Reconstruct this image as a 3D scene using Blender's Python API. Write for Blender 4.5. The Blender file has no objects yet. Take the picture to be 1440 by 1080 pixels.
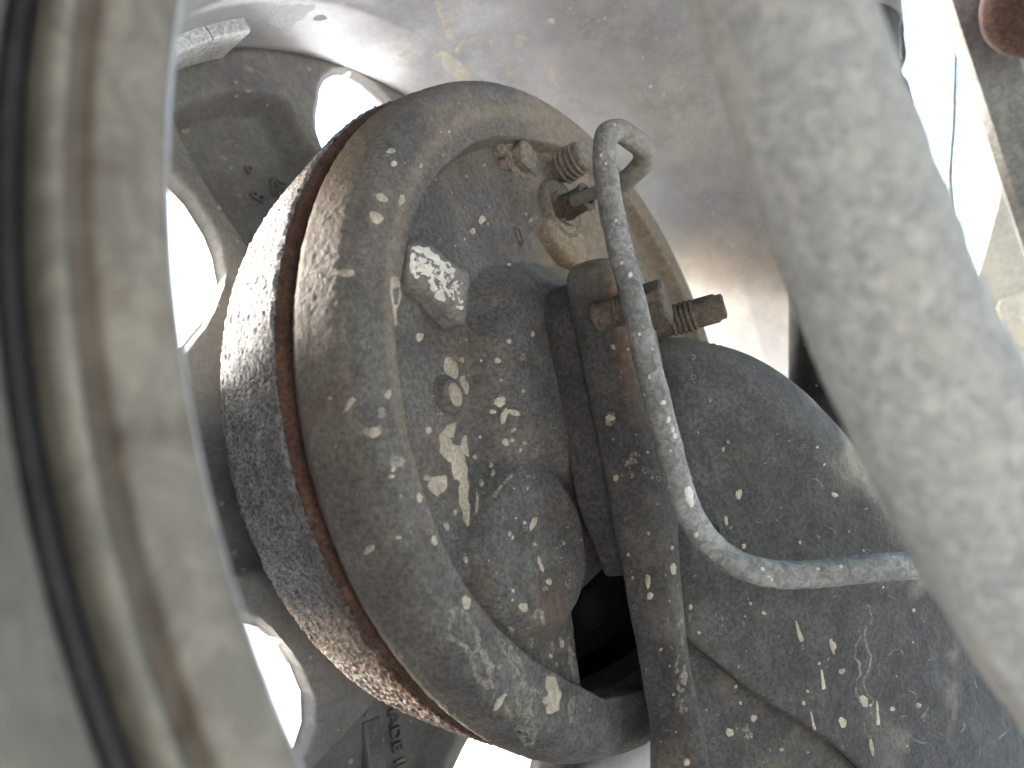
import bpy, bmesh, math, random
import numpy as np
from mathutils import Vector, Matrix
from mathutils.bvhtree import BVHTree

random.seed(7)
rng = np.random.default_rng(7)
S = bpy.context.scene
COL = S.collection

# ------------------------------------------------------------------ camera, world, sun, exposure
# World: +X = inboard along the wheel axis, Z up, hub centre (plane of the backing plate's lip) at the origin.
CAM = np.array([0.13511, -0.21758, -0.02586])
ROT = np.array([[0.7763, -0.2312, -0.5864], [0.6028, 0.0, 0.7979], [-0.1845, -0.9729, 0.1394]])  # columns: right, down, forward
FPX = 1000.0                                           # focal length in pixels of the 1440 px wide photograph
cd = bpy.data.cameras.new('camera'); cam = bpy.data.objects.new('camera', cd); COL.objects.link(cam)
cd.sensor_width = 36.0; cd.lens = 36.0 * FPX / 1440.0
cd.clip_start = 0.004; cd.clip_end = 500.0
_m = Matrix(((ROT[0][0], -ROT[0][1], -ROT[0][2]), (ROT[1][0], -ROT[1][1], -ROT[1][2]), (ROT[2][0], -ROT[2][1], -ROT[2][2])))
cam.matrix_world = Matrix.Translation(CAM) @ _m.to_4x4()
cd.dof.use_dof = True; cd.dof.focus_distance = 0.215; cd.dof.aperture_fstop = 11.5
S.camera = cam

SUN_DIR = Vector((-0.85, -0.36, 0.39)).normalized()       # towards the sun
w = bpy.data.worlds.new('World'); S.world = w; w.use_nodes = True
nt = w.node_tree; nt.nodes.clear()
sky = nt.nodes.new('ShaderNodeTexSky'); sky.sky_type = 'NISHITA'; sky.sun_disc = False
sky.sun_elevation = math.asin(SUN_DIR.z); sky.sun_rotation = math.atan2(SUN_DIR.x, SUN_DIR.y)
sky.air_density = 1.0; sky.dust_density = 2.5
bg = nt.nodes.new('ShaderNodeBackground'); bg.inputs[1].default_value = 0.15
wo = nt.nodes.new('ShaderNodeOutputWorld')
nt.links.new(sky.outputs[0], bg.inputs[0]); nt.links.new(bg.outputs[0], wo.inputs[0])
sd = bpy.data.lights.new('sun', 'SUN'); sd.energy = 2.0; sd.angle = math.radians(9); sd.color = (1.0, 0.985, 0.96)
sun = bpy.data.objects.new('sun', sd); COL.objects.link(sun); sun.location = (-1, 2, 2)
sun.rotation_euler = SUN_DIR.to_track_quat('Z', 'Y').to_euler()

S.view_settings.view_transform = 'Standard'; S.view_settings.look = 'None'
S.view_settings.gamma = 1.0; S.view_settings.use_curve_mapping = False
S.view_settings.exposure = 3.65
S.render.engine = 'CYCLES'
S.cycles.use_denoising = True
S.cycles.use_adaptive_sampling = True; S.cycles.adaptive_threshold = 0.02; S.cycles.max_bounces = 5; S.cycles.diffuse_bounces = 4; S.cycles.glossy_bounces = 2; S.cycles.caustics_reflective = False; S.cycles.caustics_refractive = False

# ------------------------------------------------------------------ helpers
def ray(px, py):
    return ROT @ np.array([(px - 720) / FPX, (py - 540) / FPX, 1.0])
def PA(px, py, a):                                        # photograph point on the plane x = a
    d = ray(px, py); return CAM + d * ((a - CAM[0]) / d[0])
def PD(px, py, d):                                        # photograph point at depth d
    return CAM + ray(px, py) * d
def PR(px, py, r):                                        # far hit on the cylinder of radius r about the axle
    D = ray(px, py); A = D[1]**2 + D[2]**2; B = 2 * (CAM[1]*D[1] + CAM[2]*D[2]); C = CAM[1]**2 + CAM[2]**2 - r*r
    return CAM + D * ((-B + math.sqrt(B*B - 4*A*C)) / (2*A))

_perm = rng.permutation(256)
_val = rng.random(256)
def vnoise(p):
    p = np.asarray(p, float); i = np.floor(p).astype(int); f = p - i; f = f*f*(3 - 2*f)
    out = 0
    def h(x, y, z): return _val[_perm[(_perm[(_perm[x & 255] + y) & 255] + z) & 255]]
    for dx in (0, 1):
        for dy in (0, 1):
            for dz in (0, 1):
                wgt = (f[..., 0] if dx else 1 - f[..., 0]) * (f[..., 1] if dy else 1 - f[..., 1]) * (f[..., 2] if dz else 1 - f[..., 2])
                out = out + wgt * h(i[..., 0] + dx, i[..., 1] + dy, i[..., 2] + dz)
    return out
def fbm(p, octaves=4, gain=0.5):
    s = 0; a = 1; t = 0
    for k in range(octaves):
        s = s + a * vnoise(np.asarray(p) * 2**k + 17.3*k); t += a; a *= gain
    return s / t
def sstep(a, b, x):
    t = np.clip((x - a) / (b - a), 0, 1); return t*t*(3 - 2*t)

def sdf(poly, Y, Z):                                       # signed distance, negative inside
    poly = np.asarray(poly, float); n = len(poly)
    d = np.full(Y.shape, 1e9); ins = np.zeros(Y.shape, bool)
    for i in range(n):
        a = poly[i]; b = poly[(i+1) % n]; e = b - a
        wy = Y - a[0]; wz = Z - a[1]
        t = np.clip((wy*e[0] + wz*e[1]) / (e @ e + 1e-12), 0, 1)
        d = np.minimum(d, np.hypot(wy - t*e[0], wz - t*e[1]))
        c = ((a[1] > Z) != (b[1] > Z))
        with np.errstate(divide='ignore', invalid='ignore'):
            c &= Y < (b[0]-a[0]) * (Z-a[1]) / (b[1]-a[1] + 1e-15) + a[0]
        ins ^= c
    return np.where(ins, -d, d)
def polydist(line, Y, Z):
    line = np.asarray(line, float); d = np.full(Y.shape, 1e9)
    for i in range(len(line)-1):
        a = line[i]; e = line[i+1] - a
        wy = Y - a[0]; wz = Z - a[1]
        t = np.clip((wy*e[0] + wz*e[1]) / (e @ e + 1e-12), 0, 1)
        d = np.minimum(d, np.hypot(wy - t*e[0], wz - t*e[1]))
    return d
def catmull(pts, n=12):
    pts = [np.asarray(p, float) for p in pts]; out = []
    for i in range(len(pts)-1):
        p0 = pts[max(i-1, 0)]; p1 = pts[i]; p2 = pts[i+1]; p3 = pts[min(i+2, len(pts)-1)]
        for k in range(n):
            t = k / n
            out.append(0.5*((2*p1) + (p2-p0)*t + (2*p0-5*p1+4*p2-p3)*t*t + (3*p1-p0-3*p2+p3)*t**3))
    out.append(pts[-1]); return np.array(out)

def link(name, me, mat, parent=None, smooth=True):
    o = bpy.data.objects.new(name, me); COL.objects.link(o)
    if mat is not None and not me.materials: me.materials.append(mat)
    if smooth: me.shade_smooth()
    if parent is not None: o.parent = parent
    return o
def raw(name, V, F, mat, parent=None, smooth=True):
    V = np.asarray(V, float).reshape(-1, 3)
    if parent is not None: V = V - np.array(world_loc(parent))
    me = bpy.data.meshes.new(name); me.from_pydata(V.tolist(), [], [tuple(int(i) for i in f) for f in F]); me.update()
    return link(name, me, mat, parent, smooth)
def world_loc(o):
    l = Vector(o.location); p = o.parent
    while p is not None: l = l + Vector(p.location); p = p.parent
    return l
def grid(name, V, mat, parent=None, cu=False, cv=False, keep=None, attrs=None, smooth=True, flip=False):
    nu, nv = V.shape[:2]
    iu = np.arange(nu if cu else nu-1); iv = np.arange(nv if cv else nv-1)
    I, J = np.meshgrid(iu, iv, indexing='ij'); I2 = (I+1) % nu; J2 = (J+1) % nv
    Q = np.stack([I*nv+J, I2*nv+J, I2*nv+J2, I*nv+J2], -1).reshape(-1, 4)
    if flip: Q = Q[:, ::-1]
    if keep is not None:
        k = keep.reshape(-1); Q = Q[k[Q].all(1)]
    P = V.reshape(-1, 3)
    if parent is not None: P = P - np.array(world_loc(parent))
    me = bpy.data.meshes.new(name); me.vertices.add(len(P)); me.vertices.foreach_set('co', P.astype(np.float32).ravel())
    me.loops.add(Q.size); me.loops.foreach_set('vertex_index', Q.astype(np.int32).ravel())
    me.polygons.add(len(Q)); me.polygons.foreach_set('loop_start', np.arange(0, Q.size, 4, dtype=np.int32))
    me.update(calc_edges=True); me.validate()
    for k, v in (attrs or {}).items():
        at = me.attributes.new(k, 'FLOAT', 'POINT'); at.data.foreach_set('value', np.asarray(v, np.float32).ravel())
    return link(name, me, mat, parent, smooth)
def lathe(name, prof, mat, parent=None, n=256, t0=0.0, t1=2*math.pi, disp=None, attrs=None, flip=False):
    prof = np.asarray(prof, float); full = abs(t1 - t0 - 2*math.pi) < 1e-6
    th = np.linspace(t0, t1, n, endpoint=not full)
    A = prof[:, 0][:, None] + 0*th; R = prof[:, 1][:, None] + 0*th
    if disp is not None: R = R + disp(A, R, th[None] + 0*R)
    V = np.stack([A, R*np.cos(th), R*np.sin(th)], -1)
    at = {k: f(A, R, th[None] + 0*R) for k, f in attrs.items()} if attrs else None
    return grid(name, V, mat, parent, cv=full, attrs=at, flip=flip)
def resample(prof, step):
    prof = np.asarray(prof, float); d = np.r_[0, np.cumsum(np.hypot(*np.diff(prof, axis=0).T))]
    n = max(int(d[-1]/step), 4); s = np.linspace(0, d[-1], n)
    return np.c_[np.interp(s, d, prof[:, 0]), np.interp(s, d, prof[:, 1])]
def tube(name, path, rad, mat, parent=None, n=20, disp=0.0, dscale=300, caps=True):
    path = np.asarray(path, float); m = len(path)
    rad = np.full(m, rad) if np.isscalar(rad) else np.asarray(rad, float)
    T = np.gradient(path, axis=0); T /= np.linalg.norm(T, axis=1)[:, None]
    u = np.cross(T[0], [0.3, 0.5, 0.8]); u /= np.linalg.norm(u); rings = []
    ang = np.linspace(0, 2*math.pi, n, endpoint=False)
    for i in range(m):
        u = u - T[i]*(u @ T[i]); u /= np.linalg.norm(u); v = np.cross(T[i], u)
        rings.append(path[i] + rad[i]*(np.cos(ang)[:, None]*u + np.sin(ang)[:, None]*v))
    V = np.array(rings)
    if disp:
        c = path[:, None]; dirs = V - c
        V = V + dirs/np.linalg.norm(dirs, axis=2)[..., None]*(disp*(fbm(V*dscale, 3) - .5))[..., None]
    if caps:
        V = np.concatenate([np.repeat(path[:1][None], n, 1).reshape(1, n, 3), V, np.repeat(path[-1:][None], n, 1).reshape(1, n, 3)])
    return grid(name, V, mat, parent, cv=True)
def solid(name, verts2d, frame, t0, t1, mat, parent=None, bevel=0.0, seg=3):
    """polygon in a frame (origin, e1, e2, e3) extruded from t0 to t1 along e3, bevelled"""
    o, e1, e2, e3 = frame; bm = bmesh.new()
    off = np.array(world_loc(parent)) if parent is not None else np.zeros(3)
    lo = [bm.verts.new(o + e1*x + e2*y + e3*t0 - off) for x, y in verts2d]
    hi = [bm.verts.new(o + e1*x + e2*y + e3*t1 - off) for x, y in verts2d]
    n = len(lo); bm.faces.new(lo[::-1]); bm.faces.new(hi)
    for i in range(n): bm.faces.new((lo[i], lo[(i+1) % n], hi[(i+1) % n], hi[i]))
    bmesh.ops.recalc_face_normals(bm, faces=bm.faces)
    if bevel: bmesh.ops.bevel(bm, geom=bm.edges[:], offset=bevel, segments=seg, affect='EDGES', profile=0.5)
    bmesh.ops.triangulate(bm, faces=[f for f in bm.faces if len(f.verts) > 4])
    me = bpy.data.meshes.new(name); bm.to_mesh(me); bm.free()
    o2 = link(name, me, mat, parent, True)
    me.set_sharp_from_angle(angle=math.radians(35))
    return o2
def thing(name, loc, label, cat, group=None):
    o = bpy.data.objects.new(name, None); COL.objects.link(o); o.location = loc; o.empty_display_size = 0.02
    o['label'] = label; o['category'] = cat
    if group: o['group'] = group
    return o
def basis(axis, hint=(0, 0, 1)):
    e3 = np.asarray(axis, float); e3 = e3/np.linalg.norm(e3)
    e1 = np.cross(hint, e3); e1 /= np.linalg.norm(e1); e2 = np.cross(e3, e1); return e1, e2, e3
def turned(name, base, axis, prof, mat, parent, n=28, hexa=None):
    """a turned piece about an axis from base: prof = [(along, radius)]; hexa marks profile rows that are hexagonal"""
    e1, e2, e3 = basis(axis); base = np.asarray(base, float)
    ang = np.linspace(0, 2*math.pi, n, endpoint=False); V = []
    for k, (s, r) in enumerate(prof):
        rr = np.full(n, r)
        if hexa and k in hexa:
            m = (ang + .3) % (math.pi/3) - math.pi/6; rr = r*math.cos(math.pi/6)/np.cos(m)
        V.append(base + e3*s + rr[:, None]*(np.cos(ang)[:, None]*e1 + np.sin(ang)[:, None]*e2))
    o = grid(name, np.array(V), mat, parent, cv=True); o.data.set_sharp_from_angle(angle=math.radians(40)); return o
def thread(r, pitch, length, depth=0.0004, start=0.0):
    out = []; k = 0; s = start
    while s < start + length:
        out += [(s, r-depth), (s+pitch*.35, r), (s+pitch*.6, r), (s+pitch*.95, r-depth)]; s += pitch
    return out

# ------------------------------------------------------------------ materials
def rgb(c): return (c[0], c[1], c[2], 1.0)
def grime(name, c1, c2, scale=420, rough=0.85, metal=0.0, bump=0.5, bdist=0.0006, dust=None, rust=None, wet=None,
          big=0.12, contrast=0.5, specks=0.0, speck_col=(0.45, 0.38, 0.29), coarse=0.0, streak=None, distort=1.2):
    m = bpy.data.materials.new(name); m.use_nodes = True; t = m.node_tree; N = t.nodes; L = t.links
    b = N['Principled BSDF']
    tc = N.new('ShaderNodeTexCoord'); vec = tc.outputs['Object']
    def noise(sc, det=6, rg=.6, dist=0.0, off=0.0):
        n = N.new('ShaderNodeTexNoise'); n.inputs['Scale'].default_value = sc; n.inputs['Detail'].default_value = det
        n.inputs['Roughness'].default_value = rg; n.inputs['Distortion'].default_value = dist
        if off:
            mp = N.new('ShaderNodeMapping'); mp.inputs['Location'].default_value = (off, off*.7, -off); L.new(vec, mp.inputs[0]); L.new(mp.outputs[0], n.inputs['Vector'])
        else: L.new(vec, n.inputs['Vector'])
        return n.outputs['Fac']
    def ramp(f, a, b_, c=0.0, d=1.0):
        r = N.new('ShaderNodeMapRange'); r.interpolation_type = 'SMOOTHSTEP'; L.new(f, r.inputs[0])
        r.inputs[1].default_value = a; r.inputs[2].default_value = b_; r.inputs[3].default_value = c; r.inputs[4].default_value = d
        return r.outputs[0]
    def math_(op, a, b_):
        n = N.new('ShaderNodeMath'); n.operation = op
        for i, v in enumerate((a, b_)):
            if isinstance(v, (int, float)): n.inputs[i].default_value = v
            else: L.new(v, n.inputs[i])
        return n.outputs[0]
    def mix(f, a, b_, mode='MIX'):
        n = N.new('ShaderNodeMix'); n.data_type = 'RGBA'; n.blend_type = mode
        if isinstance(f, (int, float)): n.inputs[0].default_value = f
        else: L.new(f, n.inputs[0])
        for i, v in ((6, a), (7, b_)):
            if isinstance(v, tuple): n.inputs[i].default_value = rgb(v)
            else: L.new(v, n.inputs[i])
        return n.outputs[2]
    def attr(nm):
        a = N.new('ShaderNodeAttribute'); a.attribute_name = nm; return a.outputs['Fac']
    nb = noise(scale*big, 3, .65); nf = noise(scale, 4, .7, distort); nm_ = noise(scale*.35, 2, .6, 0, 3.1)
    col = mix(ramp(nb, .3, .7), c1, c2)
    col = mix(contrast, col, mix(1.0, col, mix(ramp(nf, .37, .64), (.38, .38, .38), (1.75, 1.72, 1.66)), 'MULTIPLY'))
    if rust is not None:
        rc = mix(ramp(nm_, .35, .65), rust, tuple(x*.45 for x in rust))
        col = mix(math_('MULTIPLY', attr('rust'), ramp(nb, .25, .5)), col, rc)
    if dust is not None:
        dm = math_('MULTIPLY', attr('dust'), ramp(nf, .2, .62, .45, 1.0))
        col = mix(dm, col, mix(ramp(nm_, .3, .7), dust, tuple(x*.72 for x in dust)))
    if streak is not None:
        sm = math_('MULTIPLY', ramp(noise(scale*.09, 4, .72, 1.0, 9.0), streak[0], streak[1]), streak[3])
        col = mix(sm, col, streak[2])
    if specks:
        v = N.new('ShaderNodeTexVoronoi'); v.inputs['Scale'].default_value = specks; v.inputs['Randomness'].default_value = 1.0; L.new(vec, v.inputs['Vector'])
        sp = math_('MULTIPLY', ramp(v.outputs['Distance'], .10, .17, 1.0, 0.0), ramp(noise(specks*.7, 2, .5, 0, 5.0), .52, .58))
        col = mix(math_('MULTIPLY', sp, .8), col, speck_col)
    L.new(col, b.inputs['Base Color'])
    L.new(ramp(nf, .2, .8, rough-.12, min(rough+.1, 1.0)), b.inputs['Roughness'])
    b.inputs['Metallic'].default_value = metal
    b.inputs['Specular IOR Level'].default_value = 0.35
    h = nf
    if coarse: h = math_('ADD', h, math_('MULTIPLY', nm_, coarse))
    bp = N.new('ShaderNodeBump'); bp.inputs['Strength'].default_value = bump; bp.inputs['Distance'].default_value = bdist
    L.new(h, bp.inputs['Height']); L.new(bp.outputs[0], b.inputs['Normal'])
    return m

DUST = (0.27, 0.212, 0.152)
M = {}
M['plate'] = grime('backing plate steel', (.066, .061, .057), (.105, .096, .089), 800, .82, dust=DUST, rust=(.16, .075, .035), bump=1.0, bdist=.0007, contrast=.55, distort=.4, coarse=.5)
M['drum'] = grime('cast iron drum', (.165, .162, .16), (.29, .286, .283), 1150, .9, rust=(.125, .072, .05), bump=1.0, bdist=.0012, coarse=.8, contrast=.95, distort=.3)
M['drumrim'] = grime('rusty drum rim', (.065, .032, .023), (.10, .052, .034), 700, .92, bump=.7, bdist=.0006, contrast=.6)
M['shaded_inside'] = grime('brake inside', (.007, .007, .0065), (.011, .0105, .010), 300, .9, bump=.3)  # near-black: the shade inside the brake put into the colour
M['arm'] = grime('arm paint', (.040, .0365, .034), (.066, .060, .055), 760, .8, dust=(.27, .235, .18), rust=(.18, .085, .035), bump=1.0, bdist=.0007, contrast=.55, distort=.4, coarse=.5)
M['alloy'] = grime('dusty alloy', (.45, .458, .472), (.60, .603, .612), 260, .42, metal=.3, bump=.18, bdist=.0004, specks=150, contrast=.15, dust=(.26, .243, .222), speck_col=(.5, .46, .4), streak=(.56, .72, (.5, .48, .45), .5))
M['spoke'] = grime('dusty spoke', (.15, .142, .136), (.21, .20, .187), 260, .7, bump=.2, bdist=.0005, specks=150, contrast=.25, dust=(.37, .355, .33), speck_col=(.5, .46, .4))
M['flange'] = grime('dusty rim flange', (.130, .117, .101), (.184, .166, .141), 120, .85, bump=.2, bdist=.0005, contrast=.3, rust=(.09, .062, .042), big=.35)
M['tyre'] = grime('dusty tyre rubber', (.125, .117, .097), (.175, .162, .133), 200, .95, bump=.3, bdist=.0005, contrast=.3, dust=(.33, .29, .21))
M['bead'] = grime('black bead rubber', (.018, .018, .02), (.03, .03, .032), 200, .7, bump=.2)
M['weight'] = grime('balance weight', (.66, .67, .68), (.76, .77, .78), 500, .42, metal=.35, bump=.4, bdist=.0004, contrast=.4)
M['pipe'] = grime('pipe sleeve', (.14, .135, .13), (.24, .232, .222), 420, .75, bump=.9, bdist=.0007, contrast=.5, dust=(.22, .185, .14), specks=260, speck_col=(.6, .57, .52))
M['bolt'] = grime('rusty bolt', (.055, .045, .036), (.10, .08, .06), 500, .9, bump=.8, bdist=.0006, contrast=.6)
M['boltdust'] = grime('dusty bolt', (.12, .10, .08), (.18, .15, .115), 500, .95, bump=.5, bdist=.0005, contrast=.5)
M['tanplug'] = grime('tan plug', (.185, .14, .095), (.235, .18, .122), 500, .95, bump=.25, bdist=.0004, contrast=.4, specks=420)
M['rod'] = grime('mottled rod', (.195, .196, .197), (.25, .249, .245), 700, .8, bump=.6, bdist=.0008, contrast=.38, streak=(.5, .62, (.29, .283, .26), .35), big=.45)
M['shock'] = grime('shock paint', (.02, .02, .021), (.035, .034, .033), 300, .5, bump=.3, specks=300, dust=(.3, .29, .27), contrast=.4)
M['rail'] = grime('grey rail', (.13, .128, .115), (.19, .185, .165), 330, .75, bump=.6, bdist=.0006, contrast=.4)
M['rust'] = grime('brown rust', (.042, .023, .018), (.072, .040, .029), 420, .95, bump=.8, bdist=.0007, contrast=.7)
M['panel'] = grime('tan panel', (.42, .37, .28), (.50, .45, .345), 260, .85, bump=.35, bdist=.0005, contrast=.2)
M['black'] = grime('black rubber', (.012, .012, .012), (.02, .02, .02), 300, .8, bump=.2)
M['liner'] = grime('arch liner', (.03, .03, .03), (.05, .048, .045), 60, .9, bump=.3)
M['mud'] = grime('dried mud', (.27, .228, .175), (.40, .345, .27), 700, .97, bump=.5, bdist=.0004, contrast=.35)
M['film'] = grime('thin dried mud', (.11, .10, .088), (.18, .163, .138), 600, .95, bump=.5, bdist=.0004, contrast=.7)
M['paint'] = grime('flaking white paint', (.45, .415, .365), (.56, .52, .465), 500, .8, bump=.4, bdist=.0003, contrast=.2)
M['residue'] = grime('white adhesive', (.70, .71, .72), (.78, .79, .80), 400, .6, bump=.3, contrast=.15)
M['tab'] = grime('tab', (.11, .10, .095), (.15, .135, .125), 400, .8, bump=.5, bdist=.0005, contrast=.4)
M['ground'] = grime('pale concrete', (.40, .39, .37), (.48, .47, .445), 6, .95, bump=.3, bdist=.004, contrast=.3)

# ------------------------------------------------------------------ ground and the car around the wheel
g = raw('ground', [(-60, -60, -.292), (60, -60, -.292), (60, 60, -.292), (-60, 60, -.292)], [(0, 1, 2, 3)], M['ground']); g['kind'] = 'structure'

body = thing('car_body', (0.3, 0.0, 0.2), 'dark underside and wheel arch of the car above the wheel', 'car body')
prof = resample([(-.125, .375), (.10, .378), (.155, .372), (.165, .36)], .02)
lathe('wheel_arch_liner', prof, M['liner'], body, 60, math.radians(62), math.radians(178))
solid('floor', [(.165, -1.3), (1.5, -1.3), (1.5, .42), (.165, .42)], (np.array([0, 0, .20]), np.array([1., 0, 0]), np.array([0, 1., 0]), np.array([0, 0, 1.])), 0, .03, M['liner'], body)

# ------------------------------------------------------------------ wheel
wheel = thing('wheel', (0.0, 0.0, -.292), 'dusty grey six-spoke alloy wheel with its tyre, around the brake drum', 'wheel')
barrel = resample([(-.0757, .1682), (-.0735, .1676), (-.0685, .1652), (-.066, .1644), (-.0645, .1646), (-.036, .1652), (-.033, .1660), (-.02, .1664), (.02, .168), (.040, .170), (.052, .1725), (.0565, .1738), (.0578, .1750)], .0012)
lathe('rim_barrel', barrel, M['alloy'], wheel, 420, attrs={'dust': lambda A, R, T: np.clip(sstep(-.02, .02, A)*.55*sstep(-.2, .9, np.cos(T-1.1)) + .35*fbm(np.stack([A*60, R*np.cos(T)*60, R*np.sin(T)*60], -1), 3), 0, 1)})
fl = resample([(.0578, .1750), (.0586, .1768), (.0588, .180), (.0584, .1834), (.0568, .1846), (.0573, .1858), (.0586, .1866), (.0588, .1876), (.0578, .1884), (.0555, .1888), (.050, .1890)], .0004)
lathe('rim_flange', fl, M['flange'], wheel, 520, attrs={'rust': lambda A, R, T: sstep(.0022, .0006, np.abs(R-.1846))*.6 + .5*sstep(.62, .8, fbm(np.stack([A*160, R*np.cos(T)*160, R*np.sin(T)*160], -1), 3))})
lathe('bead', resample([(.0495, .1886), (.0545, .1891), (.0556, .1904), (.0552, .1914), (.053, .1922)], .0004), M['bead'], wheel, 400)
ty = catmull([(.052, .1912), (.0575, .1930), (.0665, .1990), (.075, .211), (.081, .228), (.083, .244), (.080, .262), (.074, .277), (.064, .287), (.040, .2915), (0, .2925), (-.045, .2915), (-.068, .286), (-.08, .27), (-.086, .244), (-.08, .215), (-.083, .199), (-.080, .192)], 10)
lathe('rim_outer_lip', resample(catmull([(-.0757, .1682), (-.0759, .1730), (-.0762, .1800), (-.0820, .1870), (-.0885, .1905), (-.0890, .1930), (-.087, .1945), (-.083, .1935)], 6), .001), M['alloy'], wheel, 320)
lathe('tyre', ty, M['tyre'], wheel, 320)

WP = np.array([(.1062, 0), (.1075, .008), (.1115, .0185), (.118, .0262), (.1248, .0303), (.133, .0293), (.1402, .0262), (.149, .0208), (.155, .0180), (.1610, .0130), (.1648, .0070), (.1668, 0)])   # window half width, +theta side
WN = np.array([(.1062, 0), (.1075, .0065), (.1125, .015), (.118, .0215), (.128, .030), (.140, .0365), (.149, .0345), (.1565, .027), (.1625, .017), (.1652, .009), (.1668, 0)])  # -theta side
RS = np.unique(np.r_[np.linspace(.030, .106, 24), .1062 + (.1668-.1062)*(.5-.5*np.cos(np.linspace(0, math.pi, 90))), np.linspace(.1670, .1680, 3)])
def spoke_mesh(tc):
    half = math.pi/6
    hp = half - np.interp(RS, WN[:, 0], WN[:, 1], left=0, right=0)/RS     # this spoke's + side borders the next window's - side
    hn = half - np.interp(RS, WP[:, 0], WP[:, 1], left=0, right=0)/RS
    U = np.linspace(0, 1, 91); U = .5 - .5*np.cos(U*math.pi)*(.6) - .5*(1-2*U)*.4
    th = -hn[:, None] + (hp + hn)[:, None]*U[None]
    R = RS[:, None] + 0*th; off = R*th
    # distance to the window edges
    dw = np.minimum((hp[:, None]-th)*R, (th+hn[:, None])*R); inwin = ((RS > .1065) & (RS < .1665))[:, None]
    dw = np.where(inwin, dw, .02)
    a = -.0600 - .0135*sstep(.095, .163, R)
    a -= .0035*(1 - sstep(0, .0045, dw))
    # pocket
    c = -.0005 - .42*(R-.128)
    dl = np.minimum(.0275 - np.abs(off-c) - .006*sstep(.13, .09, R), np.minimum(R-.070, .1505 + .003*np.cos(off*60) - R))
    a -= .0125*sstep(-.0005, .0075, dl)
    a += .0010*sstep(.1600, .1676, R)                    # fillet into the barrel
    
    front = np.stack([a, R*np.cos(tc+th), R*np.sin(tc+th)], -1)
    b = a - .002 - .016*sstep(.004, .020, dw)*sstep(.150, .135, R)*np.where(R < .1066, sstep(.1050, .090, R), 1.0)
    back = np.stack([b, R*np.cos(tc+th), R*np.sin(tc+th)], -1)
    V = np.concatenate([front, back[:, ::-1]], 1)
    d = .35*sstep(.0, .010, .010-dw)*inwin + .25*fbm(front*70, 3) + .3*sstep(.12, .10, R)
    return V, np.concatenate([d, d[:, ::-1]], 1)
SPK = []
for k in range(6):
    tc = math.radians(123 + 60*k)
    V, d = spoke_mesh(tc)
    o = grid('spoke', V, M['spoke'], wheel, cv=True, attrs={'dust': np.clip(d, 0, 1)})
    o.data.set_sharp_from_angle(angle=math.radians(50)); SPK.append(o)
lathe('hub', [(-.058, .0005), (-.058, .034), (-.060, .036), (-.086, .037)], M['spoke'], wheel, 64)

# casting marks in the pockets of two spokes
def text_mesh(name, s, size, org, right, up, depth, mat, parent):
    cu = bpy.data.curves.new(name, 'FONT'); cu.body = s; cu.size = size; cu.extrude = depth; cu.space_character = 1.12; cu.offset = size*.015
    tmp = bpy.data.objects.new('tmp', cu); COL.objects.link(tmp)
    bpy.context.view_layer.update(); dg = bpy.context.evaluated_depsgraph_get()
    me = bpy.data.meshes.new_from_object(tmp.evaluated_get(dg)); bpy.data.objects.remove(tmp)
    right = np.asarray(right)/np.linalg.norm(right); nrm = np.array([1., 0, 0]); up = np.cross(nrm, right)
    n = len(me.vertices); co = np.empty(n*3, np.float32); me.vertices.foreach_get('co', co); co = co.reshape(-1, 3)
    out = np.asarray(org) + co[:, :1]*right + co[:, 1:2]*up + co[:, 2:3]*nrm - np.array(world_loc(parent))
    me.vertices.foreach_set('co', out.astype(np.float32).ravel()); me.materials.clear(); me.update()
    return link(name, me, mat, parent, False)
def pocket(px, py):
    a = -.074
    for _ in range(6):
        p = PA(px, py, a); a = -.0600 - .0125 - .0135*float(sstep(.095, .163, np.hypot(p[1], p[2]))) + .0001
    return PA(px, py, a)
p0 = pocket(541, 1000); p1 = pocket(541, 1078); dn = (p1 - p0)*[0, 1, 1]
text_mesh('cast_lettering', 'MADE IN', .0062, pocket(543, 984), dn, None, .0008, M['spoke'], SPK[2])
q0 = pocket(513, 1018); dn2 = (pocket(513, 1079) - q0)*[0, 1, 1]; e1 = dn2/np.linalg.norm(dn2); e2 = np.cross([1., 0, 0], e1)
solid('cast_date_bar', [(-.0005, -.0012), (.030, -.0012), (.030, .0062), (-.0005, .0062)], (q0, e1, e2, np.array([1., 0, 0])), -.004, .0008, M['spoke'], SPK[2], .0003, 2)
text_mesh('cast_lettering', '060 10', .0046, q0 + e1*.004 + e2*.0008 + np.array([.0008, 0, 0]), e1, None, .0003, M['spoke'], SPK[2])
text_mesh('cast_lettering', 'R', .0060, q0 - e1*.0060, e1, None, .0008, M['spoke'], SPK[2])
c0 = pocket(393, 267); sp_r = np.array([0, math.cos(math.radians(123)), math.sin(math.radians(123))]); sp_t = np.cross([1., 0, 0], sp_r)
def bar2d(c, d, half, wdt): 
    d = np.array(d)/np.hypot(*d); nrm = np.array([-d[1], d[0]]); c = np.array(c)
    return [tuple(c - d*half - nrm*wdt), tuple(c + d*half - nrm*wdt), tuple(c + d*half + nrm*wdt), tuple(c - d*half + nrm*wdt)]
fr = (c0, sp_t, sp_r, np.array([1., 0, 0]))
for (cc, dd, hl) in (((.0024, .0024), (1, -1), .0034), ((-.0024, -.0024), (1, -1), .0034), ((-.0024, .0024), (1, 1), .0034), ((.0024, -.0024), (1, 1), .0034), ((0, 0), (1, 0), .0046), ((0, 0), (0, 1), .0046)):
    solid('cast_mark', bar2d(cc, dd, hl, .00055), fr, -.003, .0010 + .00006*random.random(), M['spoke'], SPK[0], .0002, 1)
text_mesh('cast_lettering', 'R', .0068, pocket(366, 287), -sp_t + .5*sp_r, None, .0008, M['spoke'], SPK[0])
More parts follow.
